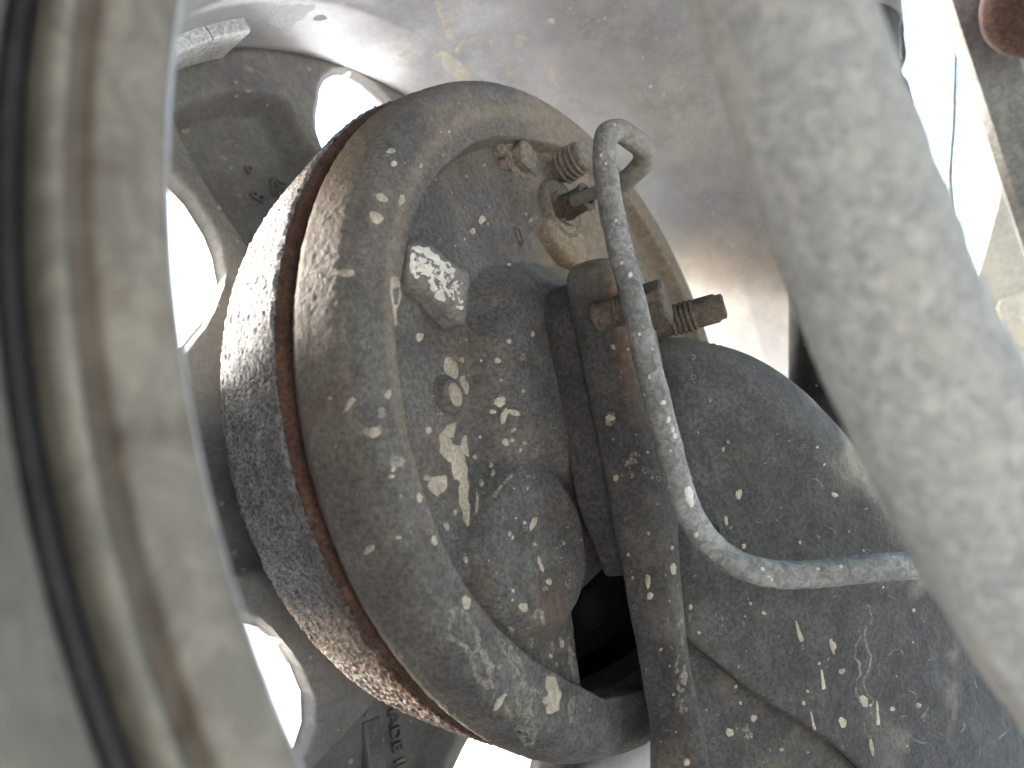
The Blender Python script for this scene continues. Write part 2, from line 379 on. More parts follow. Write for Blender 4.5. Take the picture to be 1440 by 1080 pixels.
text_mesh('cast_lettering', 'o', .0060, pocket(352, 246), -sp_t + .5*sp_r, None, .0008, M['spoke'], SPK[0])

# stick-on balance weight on the barrel, four segments

def weight(t0, t1, a0, a1, r0, r1):
    th = np.linspace(t0, t1, 7); V = []
    for t in th:
        V.append([(a0, r0*math.cos(t), r0*math.sin(t)), (a1, r0*math.cos(t), r0*math.sin(t)), (a1, (r1+.0006)*math.cos(t), (r1+.0006)*math.sin(t)), (a1-.001, r1*math.cos(t), r1*math.sin(t)), (a0+.001, r1*math.cos(t), r1*math.sin(t)), (a0, (r1+.0006)*math.cos(t), (r1+.0006)*math.sin(t))])
    V = np.array(V); c0 = V[:1].mean(1, keepdims=True).repeat(6, 1); c1 = V[-1:].mean(1, keepdims=True).repeat(6, 1)
    o = grid('balance_weight', np.concatenate([c0, V, c1]), M['weight'], wheel, cv=True); o.data.set_sharp_from_angle(angle=math.radians(40)); return o
for k in range(4):
    weight(math.radians(119.6 + 6.3*k), math.radians(119.6 + 6.3*k + 6.05), -.0655, -.0462, .1650, .1605)

# ------------------------------------------------------------------ brake drum
drum = thing('brake_drum', (-.03, 0, -.113), 'rusty cast iron brake drum with pitted grey flank behind the backing plate', 'brake drum')
def dn_(A, R, T):
    p = np.stack([A*900, R*np.cos(T)*900, R*np.sin(T)*900], -1)
    return .0015*(fbm(p, 3, .65) - .5)*sstep(.05, .09, R)
dp = resample([(-.0066, .1128), (-.0078, .1135), (-.018, .1118), (-.028, .1100), (-.037, .1083), (-.0415, .1068), (-.0435, .1045), (-.045, .098), (-.0455, .060)], .00045)
lathe('drum_shell', dp, M['drum'], drum, 1500, disp=dn_, attrs={'rust': lambda A, R, T: np.clip(sstep(.0, -.9, np.sin(T) + .2*np.cos(T) + .2)*.75 + .5*sstep(-.018, -.008, A)*sstep(.4, -.6, np.sin(T)), 0, 1)})
rp = resample([(-.0066, .1128), (-.0056, .1112), (-.0052, .107), (-.0056, .1025), (-.0080, .1012)], .0004)
lathe('drum_rim', rp, M['drumrim'], drum, 600, disp=lambda A, R, T: .0006*(fbm(np.stack([A*500, R*np.cos(T)*500, R*np.sin(T)*500], -1), 3) - .5)*sstep(.09, .1, R))

lathe('drum_interior', resample([(-.0080, .1012), (-.040, .1010), (-.041, .06), (-.041, .002)], .002), M['shaded_inside'], drum, 200)  # drum's inner wall, coloured dark in place of shade
drum.location.y -= .0042; drum.location.z += .0020          # sits a little off the plate's centre

# ------------------------------------------------------------------ backing plate
bplate = thing('brake_backing_plate', (.005, 0, -.116), 'dusty dark brake backing plate splashed with mud, in front of the rusty drum', 'backing plate')
def pl(pts, a): return np.array([PA(x, y, a)[1:] for x, y in pts])
rec_left = pl([(700, 188), (660, 202), (620, 236), (590, 280), (573, 325), (562, 390), (556, 450), (556, 500), (562, 560), (573, 615), (588, 675), (606, 730), (632, 788), (662, 838), (702, 888), (746, 926), (792, 956), (850, 985)], .0155)
tt = np.radians(np.linspace(-95, 72, 22)); rec = np.r_[rec_left, np.c_[.0975*np.cos(tt), .0975*np.sin(tt)], np.array([[.012, .0945], [-.005, .092]])]
plat = np.r_[pl([(742, 690), (700, 672), (676, 640), (664, 590), (660, 520), (657, 450), (662, 400), (680, 376), (730, 368), (790, 372)], .0095), np.array([[.012, .046], [.05, .036], [.052, -.03], [.02, -.05]])]
hole = np.array([(-.0385, -.0650), (-.034, -.0620), (-.010, -.0560), (.044, -.058), (.046, -.080), (.02, -.092), (-.022, -.0915), (-.0405, -.0880)])
wcyl = np.r_[pl([(708, 232), (738, 205), (800, 208), (850, 250), (840, 330), (790, 340), (748, 322)], .0125)]
def plate_h(Y, Z):
    R = np.hypot(Y, Z)
    h = .0158 - .0068*sstep(0, .0024, -sdf(rec, Y, Z))
    d = np.clip(-sdf(plat, Y, Z), 0, None); t = np.clip(d/.015, 0, 1); h = h + .0105*np.sin(t*math.pi/2)**1.1*(h < .0150 + 1)
    # round boss
    db = np.hypot((Y+.0555), (Z+.0430)/1.0); hb = .0172
    wgt = sstep(.0290, .0190, db); h = np.maximum(h, h*(1-wgt) + hb*wgt) 
    dw = -sdf(wcyl, Y, Z); h = h + .0028*sstep(0, .0045, dw)
    # shallow dents and scars
    h = h + .0010*(fbm(np.stack([Y*70, Z*70, 0*Y], -1), 3) - .5)
    return h
prof = np.array([(-.0030, .1148), (-.0005, .1156), (.0008, .1156), (.0030, .1152), (.0070, .1143), (.0108, .1131), (.0130, .1116), (.0145, .1098), (.0153, .1078), (.0157, .1054), (.0158, .1030)])
pr = resample(catmull(prof, 8), .00035)
nth = 1500; th = np.linspace(0, 2*math.pi, nth, endpoint=False)
rin = np.linspace(.1029, .012, 250); nout = len(pr)
Rg = np.r_[pr[:, 1], rin]
Yg = Rg[:, None]*np.cos(th); Zg = Rg[:, None]*np.sin(th)
Hin = plate_h(Yg[nout:], Zg[nout:])
bl = sstep(.1029, .1005, rin)[:, None]; Hin = Hin*bl + .0158*(1-bl)
Ag = np.concatenate([pr[:, :1] + 0*th[None], Hin])
nz = fbm(np.stack([Ag*260, Yg*260, Zg*260], -1), 3) - .5
Ag[nout:] += nz[nout:]*.0005
rs = 1 + ((nz[:nout]*.0003 + .0005*(fbm(np.stack([Ag[:nout]*700, Yg[:nout]*700, Zg[:nout]*700], -1), 2)-.5)*sstep(.110, .1125, Rg[:nout, None])))/Rg[:nout, None]; Yg[:nout] *= rs; Zg[:nout] *= rs
V = np.stack([Ag, Yg, Zg], -1)
inh = sdf(hole, Yg, Zg) < 0
RR = np.hypot(Yg, Zg)
nzd = fbm(np.stack([Yg*28, Zg*28, 0*Yg], -1), 4)
top = sstep(-.015, .085, Zg + .35*Yg + .05*(nzd-.5))
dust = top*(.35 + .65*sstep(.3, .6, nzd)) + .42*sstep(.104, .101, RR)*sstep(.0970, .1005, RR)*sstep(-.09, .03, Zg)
dust = np.where(Ag > .0155, dust, dust*.92) + .12*sstep(.45, .7, nzd)
dust *= sstep(.1135, .106, RR)*.85 + .15
dust += .34*sstep(.1105, .1125, RR)*sstep(-.09, .03, Zg)  # paler flank: light falling on it put into the dust colour
dust += .75*sstep(.02, .05, Zg)*sstep(-.03, .0, Yg)
# darker down the middle: shade on the plateau's sloping side put into the colour
dust *= 1 - .8*sstep(.004, .012, -sdf(np.r_[pl([(742, 690), (664, 590), (657, 450), (680, 380), (790, 378)], .0095), [[.02, .046], [.02, -.05]]], Yg, Zg))*sstep(.055, .03, Zg)
dust *= 1 - .85*sstep(.026, .018, np.hypot(Yg+.0555, Zg+.043))
rustp = .22*sstep(.62, .75, fbm(np.stack([Yg*60+5, Zg*60, 0*Yg], -1), 3)) + .4*sstep(.012, .004, np.hypot(Yg+.058, Zg+.060))
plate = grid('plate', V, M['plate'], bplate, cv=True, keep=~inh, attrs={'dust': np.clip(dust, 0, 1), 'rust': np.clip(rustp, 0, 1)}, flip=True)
# turned-in lip of the opening
hp = np.array([np.r_[p] for p in catmull(list(hole) + [hole[0]], 10)])
hh = plate_h(hp[:, 0], hp[:, 1])
lipV = np.stack([np.c_[hh*0 + np.maximum(hh-.0002, .004), hp], np.c_[hh*0 + np.maximum(hh-.0002, .004) - .0035, hp*.997], np.c_[hh*0 - .004, hp*.99]])
grid('opening_lip', lipV, M['plate'], bplate)
# what shows inside the opening: brake shoe web and a pin
grid('shoe_web', np.stack([np.c_[np.full(40, -.012), .088*np.cos(np.linspace(3.6, 5.2, 40)), .088*np.sin(np.linspace(3.6, 5.2, 40))], np.c_[np.full(40, -.012), .060*np.cos(np.linspace(3.6, 5.2, 40)), .060*np.sin(np.linspace(3.6, 5.2, 40))]]), M['shaded_inside'], bplate)
turned('hold_down_pin', (-.012, -.022, -.071), (1, 0, 0), [(0, .006), (.005, .006), (.006, .005), (.006, .0001)], M['shaded_inside'], bplate)
turned('hold_down_pin', (-.012, -.004, -.072), (1, 0, 0), [(0, .007), (.006, .007), (.007, .006), (.007, .0001)], M['shaded_inside'], bplate)

# tab with flaking white paint
def quadpatch(px_list, a): return [PA(x, y, z) for (x, y), z in zip(px_list, a)]
tabpx = [(577, 345), (590, 341), (612, 349), (640, 374), (655, 381), (660, 390), (657, 416), (653, 452), (636, 446), (606, 417), (578, 395)]
tabh = [.0150, .0152, .0165, .0185, .0190, .0190, .0180, .0155, .0145, .0135, .0135]
tp = np.array(quadpatch(tabpx, tabh)); tc_ = tp.mean(0) + np.array([.0012, 0, 0])
n = len(tp); base = tp.copy(); base[:, 0] = .0035
mid = tp*.55 + tc_*.45 + np.array([.0006, 0, 0])
out = tp + np.array([-.0009, 0, 0]); cen = tp.mean(0); out[:, 1:] = cen[1:] + (tp[:, 1:]-cen[1:])*1.06
TV = np.stack([base*[1, 1, 1], out, tp, mid, np.repeat(tc_[None], n, 0)])
TV = np.array([catmull(list(r) + [r[0]], 6)[:-1] for r in TV])
tab = grid('tab', TV, M['tab'], bplate, cv=True)

# oval plug with mud
pc = PA(633, 556, .0100)
e1, e2, e3 = basis((1, .0, .1))
ang = np.linspace(0, 2*math.pi, 32, endpoint=False)
def oval(name, c, rx, rz, rot, prof, mat, parent, nx=(1, 0, 0)):
    V = []; cr, sr = math.cos(rot), math.sin(rot); ang = np.linspace(0, 2*math.pi, 40, endpoint=False)
    for s, k in prof:
        y = rx*k*np.cos(ang); z = rz*k*np.sin(ang)
        V.append(np.c_[c[0] + s + 0*ang, c[1] + y*cr - z*sr, c[2] + y*sr + z*cr])
    return grid(name, np.array(V), mat, parent, cv=True)
aplug = oval('adjuster_plug', pc - np.array([.001, 0, 0]), .0046, .0054, .1, [(-.003, 1.12), (.0006, 1.10), (.0008, 1.0), (-.0004, .93), (.0022, .86), (.0030, .6), (.0032, .01)], M['plate'], bplate)
oval('plug_mud', pc + np.array([.0012, -.0001, -.0002]), .0031, .0039, .2, [(-.001, 1.0), (.0010, .8), (.0013, .4), (.0013, .01)], M['mud'], aplug)
# tan rubber plug below the wheel cylinder
pc = PA(798, 352, .0098)
oval('inspection_plug', pc, .0175, .0088, math.radians(-26), [(-.006, 1.03), (.0015, 1.02), (.0032, .98), (.0042, .90), (.0046, .7), (.0046, .01)], M['tanplug'], bplate)
# stamped oval mark
pc = PA(729, 332, .0094)
oval('stamped_mark', pc, .0016, .0032, .25, [(-.001, 1.1), (.0004, 1.05), (.0004, .85), (-.001, .78)], M['plate'], bplate)
# row of raised bumps for illegible embossed text beside the flange
for k in range(13):
    q = PA(797 + 3.0*k*.95, 532 + 7.0*k, .0205)
    oval('embossed_bump', q + np.array([-.001, 0, 0]), .0016 + .0005*random.random(), .0011, random.uniform(-.6, .6), [(-.002, 1.1), (.0006, 1.0), (.0014, .6), (.0016, .01)], M['plate'], bplate)

# wheel cylinder fixings
def jag(o, amp, sc):
    me = o.data; n = len(me.vertices); co = np.empty(n*3, np.float32); me.vertices.foreach_get('co', co); co = co.reshape(-1, 3).astype(float)
    co += amp*(np.stack([fbm(co*sc+7*k, 3) for k in range(3)], -1) - .5); me.vertices.foreach_set('co', co.astype(np.float32).ravel()); me.update(); return o
X = np.array([1., 0, 0])
q = PA(728, 226, .0115)
jag(turned('cylinder_bolt', q, X, [(-.002, .0074), (.0004, .0074), (.0012, .0066), (.0014, .0056), (.0044, .0056), (.0052, .0048), (.0049, .0036), (.0052, .0001)], M['boltdust'], bplate, 48, hexa={3, 4, 5}), .0011, 700)
for (x, y, s) in ((703, 212, .0028), (708, 232, .0024), (716, 205, .0022), (744, 246, .0022)):
    jag(turned('rust_flake', PA(x, y, .0100), X, [(-.002, s), (.0012, s*.9), (.0022, s*.55), (.0024, .0001)], M['boltdust'], bplate, 20), .0014, 800)
q = PA(779, 245, .0125); ax = X + np.array([0, -.02, .10])
bp_ = [(-.004, .0044), (.0035, .0044), (.0040, .0052)]
for k in range(4): bp_ += [(.0042 + .0021*k, .0060), (.0050 + .0021*k, .0062), (.0055 + .0021*k, .0055), (.0060 + .0021*k, .0055)]
bp_ += [(.0128, .0056), (.0140, .0050), (.0148, .0036), (.0150, .0001)]
turned('bleed_screw', q, ax, bp_, M['boltdust'], bplate, 32)
q = PA(786, 297, .0120)
jag(turned('union_boss', q, X, [(-.003, .0125), (.0010, .0122), (.0026, .0108), (.0030, .0096), (.0018, .0084), (.0020, .0070), (.0038, .0066), (.0040, .0050)], M['boltdust'], bplate, 40), .0008, 300)

# ------------------------------------------------------------------ brake pipe
pipe = thing('brake_pipe', PA(786, 297, .012), 'bent grey brake pipe looping down in front of the backing plate', 'brake pipe')
turned('union_nut', PA(786, 297, .0135), X + np.array([0, -.03, .04]), [(-.002, .0048), (.010, .0048), (.0112, .0046), (.0116, .0050), (.0124, .0050), (.0130, .0030)], M['bolt'], pipe, 36, hexa={0, 1})
pp = [(806, 283, .244), (830, 273, .238), (858, 266, .233), (884, 250, .228), (904, 228, .223), (903, 208, .218), (886, 193, .213), (868, 184, .209), (854, 190, .206), (850, 212, .204), (852, 245, .2025), (862, 305, .2), (876, 365, .197), (892, 430, .194), (908, 500, .191), (924, 560, .189), (939, 620, .187), (951, 670, .186), (966, 715, .185), (990, 755, .184), (1024, 786, .184), (1066, 803, .185), (1110, 808, .186), (1160, 806, .187), (1230, 799, .189), (1300, 794, .192), (1420, 786, .198), (1500, 778, .204), (1700, 760, .225), (1950, 700, .26)]
path = catmull([PD(*p) for p in pp], 9)
rad = np.interp(np.arange(len(path)), [0, 9, 20, 32, len(path)-1], [.0021, .0021, .0031, .0034, .0037])
pobj = tube('pipe', path, rad, M['pipe'], pipe, 28, disp=.0007, dscale=260)
at = pobj.data.attributes.new('dust', 'FLOAT', 'POINT'); vv = np.repeat(np.r_[1, np.linspace(1, 0, 110), np.zeros(len(path)-109)], 28)
at.data.foreach_set('value', np.clip(vv, 0, 1).astype(np.float32))

# ------------------------------------------------------------------ trailing arm with its flange
arm = thing('trailing_arm', (.05, -.0, -.14), 'dark painted trailing arm with bolted flange beside the backing plate', 'trailing arm')
# spacer plate
spa = [(-.030, -.058), (.0, -.058), (.0, .026), (-.004, .033), (-.026, .0335), (-.034, .030), (-.038, .022), (-.0375, -.035)]
jag(solid('spacer_plate', spa, (np.zeros(3), np.array([0, 1., 0]), np.array([0, 0, 1.]), X), .0175, .0298, M['arm'], arm, .0016, 3), .0006, 200)
# flange: rounded section swept down, dense so that it can carry dents
sec = catmull([(.0302, -.021), (.0302, -.025), (.0302, -.034), (.0304, -.0395), (.0320, -.0412), (.036, -.0415), (.0405, -.0405), (.0445, -.0375), (.0470, -.0325), (.0476, -.0285), (.0478, -.0250), (.0474, -.0225), (.0460, -.0215), (.042, -.021), (.0302, -.021)], 9)
zs = np.r_[np.linspace(.0365, -.150, 260)]
SV = np.zeros((len(zs), len(sec), 3))
for i, z in enumerate(zs):
    k = np.clip((.0365 - z)/.010, 0, 1); sh = (1-math.sqrt(max(0, 1-(1-k)**2)))
    y = sec[:, 1].copy(); x = sec[:, 0].copy()
    q_ = float(sstep(.005, -.085, z)); y = -.0415 + (y + .0415)*(1 - .8*q_); x = x - np.clip(x - .040, 0, 1)*.5*q_
    y = y + sh*.012; x = x - (x-.0302)*sh*.5
    tilt = -.0005 + .045*(max(0, -.055 - z))                    # flares a little towards the bottom
    SV[i] = np.c_[x, y - tilt*.9, np.full(len(sec), z)]
capz = SV[:1].copy(); capz[..., 1] = np.clip(capz[..., 1], -.02, .04); capz[..., 0] = .036
SV = np.concatenate([capz, SV])
SV[..., 0] += .0009*(fbm(SV*90, 3)-.5); SV[..., 1] += .0009*(fbm(SV*90+9, 3)-.5)
zz = SV[..., 2]; fn = fbm(SV*45, 4)
fl_rust = sstep(.040, .0455, SV[..., 0])*sstep(-.03, .015, zz)*sstep(.35, .55, fn) + .5*sstep(.6, .7, fn)*sstep(-.05, 0, zz)
fl_dust = sstep(.042, .047, SV[..., 0])*sstep(-.025, .02, zz)*.65 + .6*sstep(.022, .034, zz) + .18*sstep(.5, .7, fn)
flange = grid('flange', SV, M['arm'], arm, attrs={'rust': np.clip(fl_rust, 0, 1), 'dust': np.clip(fl_dust, 0, 1)})

# pressed pan of the arm
CR, CDn, CF = ROT[:, 0], ROT[:, 1], ROT[:, 2]
D0 = .210
O = PD(1080, 800, D0)
e3 = -(CF*.93) + CR*.30 + CDn*-.05; e3 /= np.linalg.norm(e3)
e1 = CR - e3*(CR @ e3); e1 /= np.linalg.norm(e1); e2 = np.cross(e3, e1)
def to_pan(px, py):
    d = ray(px, py); t = ((O - CAM) @ e3)/(d @ e3); p = CAM + d*t - O; return (p @ e1, p @ e2)
toparc = [(908, 484), (922, 479), (940, 468), (1000, 461), (1045, 468), (1085, 478), (1122, 494), (1158, 516), (1192, 543), (1222, 572), (1270, 622), (1350, 708), (1440, 805), (1540, 910), (1660, 1050)]
arc = np.array([to_pan(*p) for p in catmull([(float(a), float(b)) for a, b in toparc], 4)])
seam = np.array([to_pan(*p) for p in [(1660, 1330), (1250, 1330), (1222, 1092), (1180, 1053), (1120, 1014), (1060, 976), (1005, 930), (958, 893), (935, 886), (922, 884)]])
outl = np.r_[arc, seam]
nu_, nv_ = 420, 420
us = np.linspace(outl[:, 0].min()-.001, outl[:, 0].max()+.001, nu_); vs = np.linspace(outl[:, 1].min()-.001, outl[:, 1].max()+.001, nv_)
U, Vv = np.meshgrid(us, vs, indexing='ij')
sd_ = sdf(outl, U, Vv); da = polydist(arc, U, Vv); ds = polydist(seam, U, Vv)
Rr = .026
k = np.clip(da/Rr, 0, 1); hgt = -Rr*(1-np.sqrt(np.clip(1-(1-k)**2, 0, 1)))
hgt -= .0016*(1-np.sqrt(np.clip(1-(1-np.clip(ds/.0016, 0, 1))**2, 0, 1)))
hgt -= .30*np.clip(U, 0, .2)**2/.2 + 1.6*np.clip(-U - .024, 0, .1)**2/.03
PV0 = O + U[..., None]*e1 + Vv[..., None]*e2
hgt += .0014*(fbm(PV0*55, 3)-.5) + .0007*(fbm(PV0*240, 3)-.5)
# snap outside vertices next to the border onto it
PV = PV0 + hgt[..., None]*e3
an = fbm(PV0*40+3, 4)
pan_dust = .95*sstep(.030, .012, da)*sstep(.42, .60, an)*sstep(-.01, .04, U) + .55*sstep(.5, .66, an)*sstep(.03, .07, U) + .35*sstep(.012, .002, da)*sstep(.02, -.03, U)+ .10*sstep(.5, .7, an)
pan_rust = .8*sstep(.55, .7, an)*sstep(.02, .005, da)*sstep(.0, -.03, U)
keep = sd_ < .0003
pan = grid('pan', PV, M['arm'], arm, keep=keep, attrs={'dust': np.clip(pan_dust, 0, 1), 'rust': np.clip(pan_rust, 0, 1)}, flip=False)
# the pan's side wall going back from its edge, and the lower gusset behind the seam
edge = np.array([O + e1*p[0] + e2*p[1] for p in outl]); nE = len(arc)
w0 = edge - e3*(Rr - .0008); w0[nE:] = edge[nE:] - e3*.0012
hU = np.clip(outl[:, 0], 0, .2)**2/.2*.30; w0 = w0 - hU[:, None]*e3
w1 = w0 - e3*.0022; w1[:nE] = w0[:nE] - e3*.05
wall = np.stack([w0, w1]); grid('pan_edge', wall, M['arm'], arm, cv=True)
gp = [to_pan(*p) for p in [(925, 860), (1010, 860), (1120, 960), (1270, 1060), (1400, 1330), (925, 1330)]]
gu = np.linspace(to_pan(850, 1000)[0], to_pan(1330, 1000)[0], 120); gv = np.linspace(to_pan(1000, 1330)[1], to_pan(1000, 850)[1], 120)
GU, GV = np.meshgrid(gu, gv, indexing='ij'); gh = -.0042 - .30*np.clip(GU, 0, .2)**2/.2
GP = O + GU[..., None]*e1 + GV[..., None]*e2 + (gh + .0012*(fbm((GU*50)[..., None]*[1, 0, 0] + (GV*50)[..., None]*[0, 1, 0], 3)-.5))[..., None]*e3
gn = fbm(GP*50, 4)
gus = grid('gusset', GP, M['arm'], arm, keep=sdf(gp, GU, GV) < 0, attrs={'dust': .25*sstep(.45, .7, gn), 'rust': .3*sstep(.6, .7, gn)})
# drain hole beside the pipe, drawn as a black disc
dg_ = bpy.context.evaluated_depsgraph_get()

def bvh_of(*objs):
    vs_, fs_ = [], []
    for o in objs:
        base = len(vs_); l = np.array(world_loc(o)); me = o.data
        n = len(me.vertices); co = np.empty(n*3, np.float32); me.vertices.foreach_get('co', co)
        vs_ += (co.reshape(-1, 3) + l).tolist(); fs_ += [[base + i for i in p.vertices] for p in me.polygons]
    return BVHTree.FromPolygons(vs_, fs_)
bv_arm = bvh_of(flange, pan, gus)
bv_plate = bvh_of(plate)
def cast(bv, px, py):
    d = Vector(ray(px, py)).normalized(); h = bv.ray_cast(Vector(CAM), d)
    if h[0] is None: return None, None
    nrm = h[1] if h[1].dot(d) < 0 else -h[1]
    return np.array(h[0]), np.array(nrm)
hq, hn = cast(bv_arm, 1002, 747)
turned('drain_hole_disc', hq - hn*.001, hn, [(0, .0022), (.0012, .0022), (.0013, .0018), (.0004, .0016), (.0002, .0001)], M['black'], pan, 20)  # black face stands in for the dark inside the hole
# studs and nuts of the flange
def stud(px, py, a, ax, r, L1, tip, mat, plain=0.0):
    q = PA(px, py, a)
    pr_ = [(-.006, r)] + thread(r, .0016, L1, .0006, 0.0) + [(L1+.001, r*.92), (L1+.001+plain, r*.92), (L1+.0018+plain, r*.80), (L1+.0018+plain+tip, r*.78), (L1+.0022+plain+tip, r*.6), (L1+.0020+plain+tip, .0001)]
    return jag(turned('stud', q, ax, pr_, mat, arm, 30), .0004, 600)
AX = X + np.array([0, .05, .0])
stud(868, 438, .0455, AX, .0046, .0050, .0006, M['bolt'])
stud(943, 452, .0470, AX + np.array([0, .25, .04]), .0050, .0078, .0015, M['bolt'], .0055)
q = PA(912, 432, .0480)
jag(turned('nut', q, AX + np.array([0, .2, .05]), [(-.004, .0072), (.0050, .0072), (.0058, .0064), (.0060, .0001)], M['bolt'], arm, 36, hexa={0, 1, 2}), .0008, 300)

# ------------------------------------------------------------------ foreground rod, shock absorber, rail, cables, panel
rod = thing('suspension_rod', PD(1300, 560, .095), 'thick mottled pale grey rod crossing the foreground at right, out of focus', 'rod')
rp_ = [(860, -900, .104), (945, -480, .100), (1010, -230, .098), (1045, -110, .097), (1093, 0, .096), (1152, 170, .095), (1212, 330, .094), (1253, 440, .0935), (1298, 540, .093), (1382, 700, .092), (1470, 850, .091), (1605, 1040, .090), (1760, 1230, .089), (2100, 1600, .088), (2500, 2000, .088)]
tube('rod_bar', catmull([PD(*p) for p in rp_], 14), np.linspace(.0104, .0113, 14*(len(rp_)-1)+1), M['rod'], rod, 96, disp=.0008, dscale=420)

shock = thing('shock_absorber', PD(1183, 600, .30), 'dark upright shock absorber tube half hidden behind the pale rod', 'shock absorber')
s0 = PD(1183, 820, .300); s1 = PD(1184, -260, .325); ax = s1 - s0; ln = np.linalg.norm(ax)
turned('tube', s0, ax, [(0, .0001), (0, .019), (.002, .0208), (ln*.3, .0214), (ln*.62, .0217), (ln*.62+.001, .0226), (ln, .0226), (ln, .0001)], M['shock'], shock, 64)
turned('dust_cap', s0 + ax/ln*(ln*.70), ax, [(0, .0229), (.0005, .0236), (.02, .0236), (ln*.3, .0236)], M['rail'], shock, 64)

rail = thing('chassis_rail', PD(1400, 300, .42), 'grey painted chassis rail slanting across the top right corner', 'chassis rail')
def loft(name, lines, mat, parent, n=30, bump=.0005):
    V = np.zeros((n, len(lines), 3))
    for j, (A, B) in enumerate(lines):
        a = PD(*A); b = PD(*B)
        for i in range(n): V[i, j] = a + (b-a)*i/(n-1)
    V += bump*(np.stack([fbm(V*60+7*k, 3) for k in range(3)], -1)-.5)
    c0 = V[:1].mean(1, keepdims=True).repeat(len(lines), 1); c1 = V[-1:].mean(1, keepdims=True).repeat(len(lines), 1)
    o = grid(name, np.concatenate([c0, V, c1]), mat, parent, cv=True); o.data.set_sharp_from_angle(angle=math.radians(25)); return o
loft('web', [((1300, -60, .424), (1449, 390, .424)), ((1304, -60, .420), (1453, 390, .420)), ((1318, -60, .4165), (1467, 390, .4165)), ((1383, -60, .415), (1540, 390, .415)), ((1400, -60, .43), (1560, 390, .43)), ((1400, -60, .47), (1560, 390, .47)), ((1330, -60, .47), (1476, 390, .47))], M['rail'], rail)
loft('lower_flange', [((1386, -60, .425), (1546, 390, .425)), ((1560, -60, .44), (1700, 390, .44)), ((1560, -60, .446), (1700, 390, .446)), ((1386, -60, .431), (1546, 390, .431))], M['rail'], rail)

rp0 = PD(1462, 8, .36); rax = CAM - rp0; rax = rax/np.linalg.norm(rax) + CDn*.25
jag(turned('rusty_pipe_end', rp0 - rax*.05, rax, [(0, .0262), (.05, .0262), (.054, .0256), (.0570, .0236), (.0585, .019), (.059, .0001)], M['rust'], None, 64), .0012, 160)
o = bpy.data.objects['rusty_pipe_end']; o['label'] = 'rusty brown round pipe end in the top right corner above the rail'; o['category'] = 'pipe'

panel = thing('body_panel', PD(1430, 560, .56), 'tan dusty inner body panel at the right edge behind the rail', 'body panel')
fr = (PD(1400, 450, .56), CR*.995 + CF*.1, -CDn, -CF); kf = .56/1000
solid('sheet', [((x-1400)*kf, -(y-450)*kf) for x, y in [(1420, 190), (1402, 290), (1386, 345), (1368, 400), (1352, 470), (1345, 900), (1700, 900), (1700, 190)]], fr, -.004, .0, M['panel'], panel, .0015, 3)
brk = solid('bracket', [((x-1400)*kf, -(y-450)*kf) for x, y in [(1394, 433), (1400, 424), (1445, 408), (1500, 404), (1500, 484), (1413, 487), (1404, 470)]], fr, .0012, .0060, M['panel'], panel, .0014, 3)
solid('lower_lip', [((x-1400)*kf, -(y-450)*kf) for x, y in [(1420, 526), (1500, 519), (1500, 640), (1432, 640)]], fr, .0002, .003, M['panel'], panel, .001, 3)
bq = fr[0] + fr[1]*(1427-1400)*kf + fr[2]*(-(456-450)*kf)
turned('bolt', bq, -CF, [(.002, .0105), (.0048, .0105), (.0052, .0098), (.0040, .0086), (.0036, .0066), (.0062, .0060), (.0074, .0040), (.0076, .0001)], M['panel'], brk, 36)

def cable(pts, r, name, label, cat):
    o = tube(name, catmull([PD(*p) for p in pts], 8), r, M['black'], None, 12, disp=r*.5, dscale=200); o['label'] = label; o['category'] = cat; return o
cable([(1262, -60, .5), (1261, -10, .5), (1265, 40, .5), (1268, 78, .5), (1266, 88, .5), (1260, 99, .5), (1262, 110, .5), (1270, 120, .5), (1276, 150, .5), (1281, 185, .5), (1288, 240, .5), (1300, 330, .5)], .0032, 'cable', 'black kinked cable hanging in the bright gap beside the shock absorber', 'cable')
cable([(1345, 60, .62), (1343, 120, .62), (1341, 180, .62), (1337, 235, .62), (1336, 275, .62), (1338, 310, .62), (1342, 350, .62), (1348, 420, .62)], .0021, 'wire', 'thin dark wire in the bright gap left of the grey rail', 'wire')

